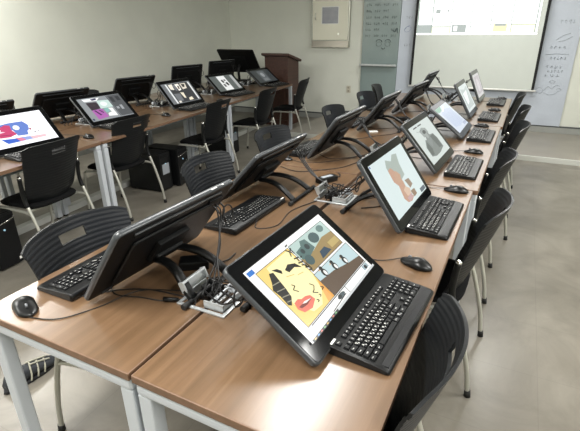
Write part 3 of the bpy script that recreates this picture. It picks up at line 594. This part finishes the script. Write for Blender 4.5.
MI = [(-1.310, .690, PI-.35, 'black mouse on the front left corner of the near desk', [(-1.245, .665, .003), (-1.16, .70, .003), (-1.10, .80, .003), (-1.05, .93, .003), (-.9, 1.0, .004)]),
      (-.235, 1.52, -.35, 'black mouse behind the keyboard of the yellow face comic page', [(-.36, 1.50, .003), (-.44, 1.47, .003), (-.58, 1.3, .003), (-.71, 1.08, .004)]),
      (-.212, 2.44, -.1, 'black mouse at the seam of the right desks, past the second keyboard', [(-.34, 2.44, .003), (-.43, 2.40, .003), (-.57, 2.25, .003), (-.68, 2.12, .004)]),
      (-.21, 3.33, -.1, 'black mouse past the keyboard of the grey sketch', [(-.34, 3.33, .003), (-.5, 3.25, .003), (-.68, 3.07, .004)]),
      (-.24, 4.31, -.1, 'black mouse past the keyboard of the pale blue page', [(-.38, 4.3, .003), (-.55, 4.2, .003), (-.68, 4.06, .004)]),
      (-.19, 5.24, -.1, 'black mouse past the keyboard of the pale grey green page', []),
      (-.17, 6.15, -.1, 'black mouse at the far end of the right desks', []),
      (-1.36, 2.62, PI-.1, 'black mouse beside the keyboard of the third display seen from behind', [(-1.2, 2.6, .003), (-1.05, 2.7, .003), (-.86, 2.98, .004)]),
      (-3.15, 2.52, -.2, 'black mouse on the left aisle desk, right of the pink and blue artwork', [(-3.28, 2.56, .003), (-3.45, 2.5, .003)]),
      (-3.24, 3.58, -.2, 'black mouse on the left aisle desk, right of the violet and mint page', [(-3.36, 3.6, .003), (-3.5, 3.55, .003)]),
      (-3.28, 4.62, -.2, 'black mouse on the left aisle desk, right of the page of cream panels', [])]
mlist = []
for x, y, yw, lb, pts in MI: mlist.append((place(mo, um, lb, (x, y, Z), yw+PI/2), pts))
for o, pts in mlist:
    if pts: cable_to(o, (0, .063, .008), pts, r=.0018)

# ------------------------------------------------------------------ cable ports between the desks
def make_port():
    r = thing('cable_port', 'port', 'cable port')
    p = MB()
    for c_, d_ in (((0, -.075, .003), (.185, .012, .006)), ((0, .075, .003), (.185, .012, .006)), ((-.0865, 0, .003), (.012, .15, .006)), ((.0865, 0, .003), (.012, .15, .006))): p.box(c_, d_, .0015)
    p.box((0, 0, -.012), (.15, .13, .002), 0, 1); p.build('frame', [ALU, BLKM], r)
    Ml = Mx.Translation((-.07, .005, .004)) @ Mx.Rotation(-.42, 4, 'Y')
    p = MB(); p.box((0, 0, .032), (.005, .115, .060), .001, 0, Ml); p.box((.008, 0, .060), (.02, .115, .006), .001, 0, Ml); p.box((.006, -.0575, .045), (.022, .006, .04), .001, 0, Ml); p.box((.006, .0575, .045), (.022, .006, .04), .001, 0, Ml); p.box((.006, 0, .025), (.012, .1, .004), .001, 0, Ml)
    p.build('open_lid', ALU, r)
    p = MB()
    for k in range(3): p.box((.015+.024*k, -.005, .012), (.008, .11, .010), .001)
    p.box((.04, -.058, .016), (.075, .006, .026), .001); p.box((.075, -.005, .016), (.005, .11, .026), .001); p.build('slotted_cover', ALU, r)
    p = MB(); p.box((-.03, .02, .006), (.05, .09, .03), .003); p.build('socket_block', BLK, r)
    p = MB(); p.box((.05, .045, .034), (.03, .035, .028), .005); p.tube([(.05, .03, .034), (.05, .0, .05), (.03, -.03, .02)], .003, 6, 0, None, 4); p.build('white_plug', mat('clear_white_plug', 'c8ccd2', .25), r)
    p = MB(); p.box((-.03, .04, .033), (.024, .03, .025), .004); p.box((-.03, .0, .033), (.024, .026, .025), .004); p.build('black_plug', BLK, r)
    p = MB()
    for k in range(3):
        a = random.uniform(0, 6); p.tube([(-.02+.02*k, .03-.03*k, .03), (-.03+.03*k, .02, .07), (.02, -.02+.03*k, .085-.01*k), (.05-.03*k, .04-.05*k, .05), (.07-.05*k, .075-.07*k, .006)], .0026, 6, 0, None, 5)
    p.build('plug_cables', CAB, r)
    return r
prt = make_port(); up = [False]
for k, (x, y) in enumerate(PORTS):
    lb = ['between the two nearest displays of the centre desks', 'beside the painted figure display, second from the camera', 'third from the camera along the centre seam', 'fourth from the camera along the centre seam', 'fifth from the camera along the centre seam', 'at the far end of the centre seam'][k]
    place(prt, up, 'open silver cable port with plugs, '+lb, (x, y, DZ+.0008), 0, 'cable ports')
for k, pp in enumerate(BP):
    lb = ['behind the pink and blue artwork', 'behind the violet and mint page', 'behind the page of cream panels', 'behind the strip of sketches', 'behind the dim grey picture'][k]
    place(prt, up, 'open silver cable port on the left block, '+lb, (pp[0], pp[1]+.05, DZ+.0008), TH+PI, 'cable ports')

def adapter(label, x, y, rz, d, wl=True):
    r = thing('power_adapter', label, 'power adapter', (x, y, Z), rz)
    MB().box((0, 0, d[2]/2), d, .006).build('body', BLK, r)
    if wl: MB().box((0, 0, d[2]+.0002), (d[0]*.6, d[1]*.5, .0006), 0).build('sticker', GREYC, r)
    MB().tube([(d[0]/2, 0, .014), (d[0]/2+.03, .005, .008), (d[0]/2+.07, .03, .004), (d[0]/2+.10, .08, .004)], .0028, 6, 0, None, 5).build('cord', CAB, r)
adapter('black power adapter behind the nearest display seen from behind', -.985, 1.15, .6, (.11, .062, .036), False)
adapter('black power adapter with a silver sticker beside the second cable port', -.915, 2.30, 1.1, (.13, .055, .032))
adapter('black power adapter under the painted figure display', -.52, 2.22, -.6, (.09, .05, .03), False)
adapter('dark power adapter behind the fourth display seen from behind', -.95, 4.32, .4, (.12, .06, .035), False)
tag(MB().box((0, 0, .004), (.075, .045, .008), .002).build('eraser_block', WHT, None, (-1.06, 3.72, Z), (0, 0, .5)), 'small white block lying on the left desks near the fourth display', 'eraser')
tag(MB().tube([(-.885, .935, DZ+.012), (-.93, .915, DZ+.012)], [.006, .009], 10).build('cable_plug', BLK), 'loose black cable plug at the nearest cable port', 'plug')
def loose(label, P, r=.0024): tag(MB().tube([(x, y, DZ+.0006+z) for x, y, z in P], r, 6, 0, None, 6).build('loose_cable', CAB), label, 'cable')
False and loose('black cable running along the seam towards the camera from the nearest port', [(-.80, .985, .03), (-.805, .93, .012), (-.812, .88, .004), (-.83, .80, .003), (-.84, .74, .003)] if False else [(-.80, .95, .02), (-.79, .90, .006), (-.785, .86, .004), (-.782, .80, .003)])
loose('thin dark cable crossing the left desks under the nearest display', [(-1.22, .80, .003), (-1.12, .90, .003), (-1.02, .95, .003), (-.90, .965, .004), (-.88, .97, .004)])
loose('dark cable winding over the left desks between second and third display', [(-1.30, 2.45, .003), (-1.15, 2.40, .003), (-1.02, 2.50, .003), (-.92, 2.62, .003), (-.84, 2.90, .004)])
loose('dark cable winding over the left desks between third and fourth display', [(-1.32, 3.42, .003), (-1.12, 3.38, .003), (-1.0, 3.55, .003), (-.88, 3.7, .003), (-.83, 3.92, .004)])
loose('short black cable lying behind the painted figure display', [(-.60, 1.98, .003), (-.52, 2.05, .003), (-.48, 2.16, .003), (-.55, 2.30, .003), (-.63, 2.2, .003)])

# ------------------------------------------------------------------ chairs
def make_chair():
    r = thing('stacking_chair', 'chair', 'chair')
    NX, NZ = 24, 88; zb, zt = .455, .895
    def pos(i, j, ex):
        u = -1+2*i/NX; t = j/NZ
        hw = .208+.037*t-.005*math.sin(PI*t)
        z = zb+(zt-zb)*t
        if t < .18: hw *= 1-.22*(1-t/.18)**2
        top = .018*(abs(u)**2.4)*(t**6); z -= top
        cr = .030*max(0, abs(u)-.86)/.14*(1 if t > .93 else 0); z -= cr*.4
        y = .195+.115*t**1.25-.035*(1-t)**3
        y -= (.060+.018*t)*u*u
        rib = .0009*math.sin(t*2*PI*22) if ex else 0
        return V((u*hw, y+ex*.009+rib*(1 if ex >= 0 else 1), z))
    def hole(i, j): return abs(-1+2*(i+.5)/NX) < .21 and 70 <= j < 78
    p = MB(); n = (NX+1)*(NZ+1)
    vs = [pos(i, j, 0)+V((0, .0008*math.sin(j/NZ*2*PI*22), 0)) for j in range(NZ+1) for i in range(NX+1)]+[pos(i, j, 1) for j in range(NZ+1) for i in range(NX+1)]
    ix = lambda i, j, s: s*n+j*(NX+1)+i
    fs = []; edges = {}
    for j in range(NZ):
        for i in range(NX):
            if hole(i, j): continue
            a, b, c, d = (i, j), (i+1, j), (i+1, j+1), (i, j+1)
            fs.append([ix(*a, 0), ix(*b, 0), ix(*c, 0), ix(*d, 0)]); fs.append([ix(*d, 1), ix(*c, 1), ix(*b, 1), ix(*a, 1)])
            for e in ((a, b), (b, c), (c, d), (d, a)):
                k = tuple(sorted(e)); edges[k] = edges.get(k, 0)+1
    for (a, b), c in edges.items():
        if c == 1: fs.append([ix(*a, 0), ix(*b, 0), ix(*b, 1), ix(*a, 1)])
    p.add(vs, fs, 0, True); bk = p.build('backrest', CHP, r)
    md = bk.modifiers.new('edge', 'EDGE_SPLIT'); md.split_angle = math.radians(50)
    # seat
    p = MB(); rings = []
    for z, ins in ((.425, .02), (.430, .004), (.445, 0), (.455, .006), (.460, .03)):
        o = []
        for k in range(32):
            a = 2*PI*k/32; c_, s_ = math.cos(a), math.sin(a); e = 4
            o.append(((.215-ins)*math.copysign(abs(c_)**(2/e), c_), -.02+(.215-ins)*math.copysign(abs(s_)**(2/e), s_), z-.012*(s_ < -.7)))
        rings.append(o)
    p.loft(rings); p.build('seat', SEAT, r)
    for sx in (-1, 1):
        q = MB(); q.tube([(sx*.248, .285, .012), (sx*.248, .262, .16), (sx*.247, .212, .34), (sx*.245, .166, .47)], .0115, 10, 0, None, 6)
        g = q.build('leg', TUBE, r); MB().cyl((sx*.248, .287, 0), (sx*.248, .284, .035), .0155, 12, r2=.0135).build('rubber_foot', RUB, g)
        q = MB(); q.tube([(sx*.245, .168, .465), (sx*.245, .152, .52), (sx*.246, .152, .60), (sx*.249, .160, .675)], .0150, 10, 0, None, 5)
        g = q.build('back_post', BLK, r); MB().tube([(sx*.249, .160, .674), (sx*.2493, .1612, .684), (sx*.2493, .1615, .686)], [.0152, .0135, .006], 12).build('post_cap', CHROME, g)
        q = MB(); q.tube([(sx*.222, -.235, .012), (sx*.222, -.225, .15), (sx*.222, -.205, .36), (sx*.222, -.185, .405), (sx*.222, -.14, .414), (sx*.224, .05, .412), (sx*.236, .15, .408), (sx*.247, .196, .40)], .0105, 10, 0, None, 6)
        g = q.build('leg', TUBE, r); MB().cyl((sx*.222, -.236, 0), (sx*.222, -.234, .035), .0150, 12, r2=.013).build('rubber_foot', RUB, g)
    q = MB(); q.cyl((-.222, -.10, .414), (.222, -.10, .414), .009, 10); q.cyl((-.225, .12, .411), (.225, .12, .411), .009, 10); q.build('cross_bar', TUBE, r)
    return r
ch = make_chair(); uch = [False]
def chair(label, mx_, y, rz, group):          # mx_: x of the middle of the back's top
    d = .305; x = mx_-math.sin(-rz)*0
    back = Mx.Rotation(rz, 3, 'Z') @ V((0, d, 0))
    return place(ch, uch, label, (mx_-back.x, y-back.y, 0), rz, group)
GR, GLc, GB, GC = 'chairs along the right desks', 'chairs along the left side of the centre desks', 'chairs along the left aisle desks', 'chairs by the left wall'
for x, y, a, lb in ((-.02, .955, .02, 'black chair at the right desks nearest the camera, cut by the bottom edge'), (.05, 2.02, -.03, 'second black chair from the camera at the right desks'), (.05, 2.87, 0, 'third black chair from the camera at the right desks'), (.12, 3.90, .03, 'fourth black chair from the camera at the right desks'), (.125, 4.78, 0, 'second black chair from the far end of the right desks'), (.08, 5.78, 0, 'farthest black chair at the right desks, by the platform')):
    chair(lb, x, y, -PI/2+a, GR)
for x, y, a, lb in ((-1.538, 1.055, .0, 'black ribbed chair with a slotted back at the nearest left desk'), (-1.645, 2.04, .03, 'second chair from the camera on the left of the centre desks'), (-1.685, 2.93, -.05, 'third chair from the camera on the left of the centre desks'), (-1.64, 4.08, -.05, 'fourth chair from the camera on the left of the centre desks'), (-1.66, 5.18, -.1, 'black chair against the grey green board, left of the fifth display'), (-1.74, 5.93, .12, 'farthest black chair left of the centre desks, turned slightly')):
    chair(lb, x, y, PI/2+a, GLc)
for x, y, a, lb in ((-2.78, 1.98, .0, 'black chair in front of the pink and blue artwork'), (-2.925, 2.88, .0, 'black chair in front of the violet and mint page'), (-2.79, 4.02, .0, 'black chair in front of the page of cream panels'), (-2.80, 5.13, -.02, 'black chair in front of the strip of sketches'), (-2.87, 6.36, .1, 'black chair in front of the dim screen, near the podium')):
    chair(lb, x, y, -PI/2+TH+a, GB)
for y, lb in ((2.75, 'black chair by the left wall, top showing at the left picture edge'), (3.95, 'black chair by the left wall, top showing behind the violet and mint page')):
    chair(lb, -4.85-.06*(y-2.4), y, PI/2+TH, GC)

# ------------------------------------------------------------------ computers and floor things under the left desks
def tower(label, x, y, rz, h=.40, w=.19, d=.40, trim=True, sticker=False):
    # front faces -y local
    r = thing('computer_tower', label, 'computer tower', (x, y, 0), rz)
    MB().box((0, d/2, h/2+.012), (w, d, h), .006).build('case', BLK, r)
    f = MB().box((0, -.008, h/2+.012), (w-.004, .022, h-.006), .008).build('front_panel', mat('tower_front_black', '0b0c0e', .35, spec=.3), r)
    if trim: MB().tube([(-w/2+.012, -.02, h-.055), (-w/2+.02, -.028, h-.062), (w/2-.02, -.028, h-.035), (w/2-.012, -.02, h-.028)], .005, 8, 0, None, 4).build('silver_trim', CHROME, f)
    MB().cyl((0.0, -.018, h-.105), (0, -.023, h-.105), .007, 14).build('power_button', em('a8d4e6', .7), f)
    MB().box((.0, -.02, h-.022), (w*.75, .006, .028), .002).build('disc_drive', BLKM, f)
    if sticker: MB().box((w/2-.03, -.0195, .05), (.022, .002, .02), 0).build('sticker', WHT, f)
    if not trim: MB().box((0.0, -.0195, h-.16), (.11, .002, .11), 0).build('grey_label', GREYC, f)
    for sx in (-1, 1):
        for yy_ in (.04, d-.04): MB().cyl((sx*(w/2-.03), yy_, 0), (sx*(w/2-.03), yy_, .014), .012, 10).build('rubber_foot', RUB, r)
rzT = PI/2+TH
tower('black computer tower with silver trim on the floor at the left picture edge', -3.10, 1.63, rzT, sticker=True)
tower('black computer tower with grey label, nearer of two behind the second slotted chair', -3.20, 3.42, rzT, trim=False)
tower('black computer tower with silver trim, farther of two behind the second slotted chair', -3.16, 3.655, rzT)
tower('black computer tower with a grey label, under the desk of the strip of sketches', -3.36, 5.0, rzT, trim=False)
a = bpt(.2, .685); b = bpt(6.15, .685); L_ = math.hypot(b[0]-a[0], b[1]-a[1])
tag(MB().box((0, L_/2, .03), (.07, L_, .06), .006).build('cable_duct', mat('duct_white', 'b4b5b0', .45), None, (a[0], a[1], 0), (0, 0, TH)), 'white cable duct on the floor under the left desks', 'cable duct')

# shoe on the floor
sh = thing('shoe', 'dark shoe with pale stripes lying on the floor under the near left desk', 'shoe', (-1.93, .96, 0), -.05)
def oval(y, w, z0, z1, n=14): return [(w*math.cos(2*PI*k/n), y, (z0+z1)/2+(z1-z0)/2*math.sin(2*PI*k/n)) for k in range(n)]
MB().loft([oval(-.13, .022, .012, .05), oval(-.11, .036, .01, .085), oval(-.06, .038, .01, .095), oval(-.01, .036, .01, .085), oval(.05, .042, .01, .066), (oval(.10, .04, .01, .05)), oval(.13, .022, .012, .035)]).build('upper', mat('shoe_dark', '23262b', .6, bump=.3, bscale=300), sh)
MB().loft([[(.040*s*math.cos(a_)*(1 if math.sin(a_) > 0 else .92), -.0+.138*math.sin(a_)*s, z) for a_ in [2*PI*k/24 for k in range(24)]] for s, z in ((1, 0), (1.03, .006), (1, .02))]).build('sole', mat('shoe_sole', '15161a', .6), sh)
for sx in (-.012, .016): MB().tube([(sx, -.01, .088), (sx, .04, .074), (sx*1.2, .09, .056)], .004, 6, 0, None, 4).build('stripe', mat('shoe_stripe', '9d9b8c', .6), sh)
for k in range(3):
    MB().tube([(.045, -.03+.035*k, .018), (.04, -.02+.035*k, .045), (.022, -.01+.035*k, .078-.012*k), (0, .0+.035*k, .088-.013*k)], .0045, 6, 0, None, 4).build('stripe', mat('shoe_stripe', '9d9b8c', .6), sh)

# ------------------------------------------------------------------ lights: ceiling luminaires (front rows on, the ones by the screen off) plus an added back wall fill
def area(x, y, w, l, p, col=(1, .99, .955)):
    d = bpy.data.lights.new('ceiling_and_fill_lamp', 'AREA'); d.shape = 'RECTANGLE'; d.size = w; d.size_y = l; d.energy = p; d.color = col
    o = bpy.data.objects.new('ceiling_and_fill_lamp', d); C.objects.link(o); o.location = (x, y, H-.04); return o
area(1.6, -.1, .3, 1.3, 80); area(1.6, 2.6, .3, 1.3, 80); area(.1, 5.3, .3, 1.2, 36)
area(-1.15, -.1, .3, 1.3, 85); area(-1.15, 2.6, .3, 1.3, 52)
area(-.6, 6.7, 1.6, .25, 30); area(-4.0, -.1, .3, 1.3, 120); area(-4.75, 2.3, .3, 1.3, 60)  # first light is an added fill to brighten the back wall and screen
w = bpy.data.worlds.new('room_air'); bpy.context.scene.world = w; w.use_nodes = True
w.node_tree.nodes['Background'].inputs[0].default_value = (.9, .95, 1, 1); w.node_tree.nodes['Background'].inputs[1].default_value = .05

vs_ = bpy.context.scene.view_settings
vs_.view_transform = 'Standard'; vs_.look = 'None'; vs_.exposure = 0.27; vs_.gamma = 1; vs_.use_curve_mapping = False
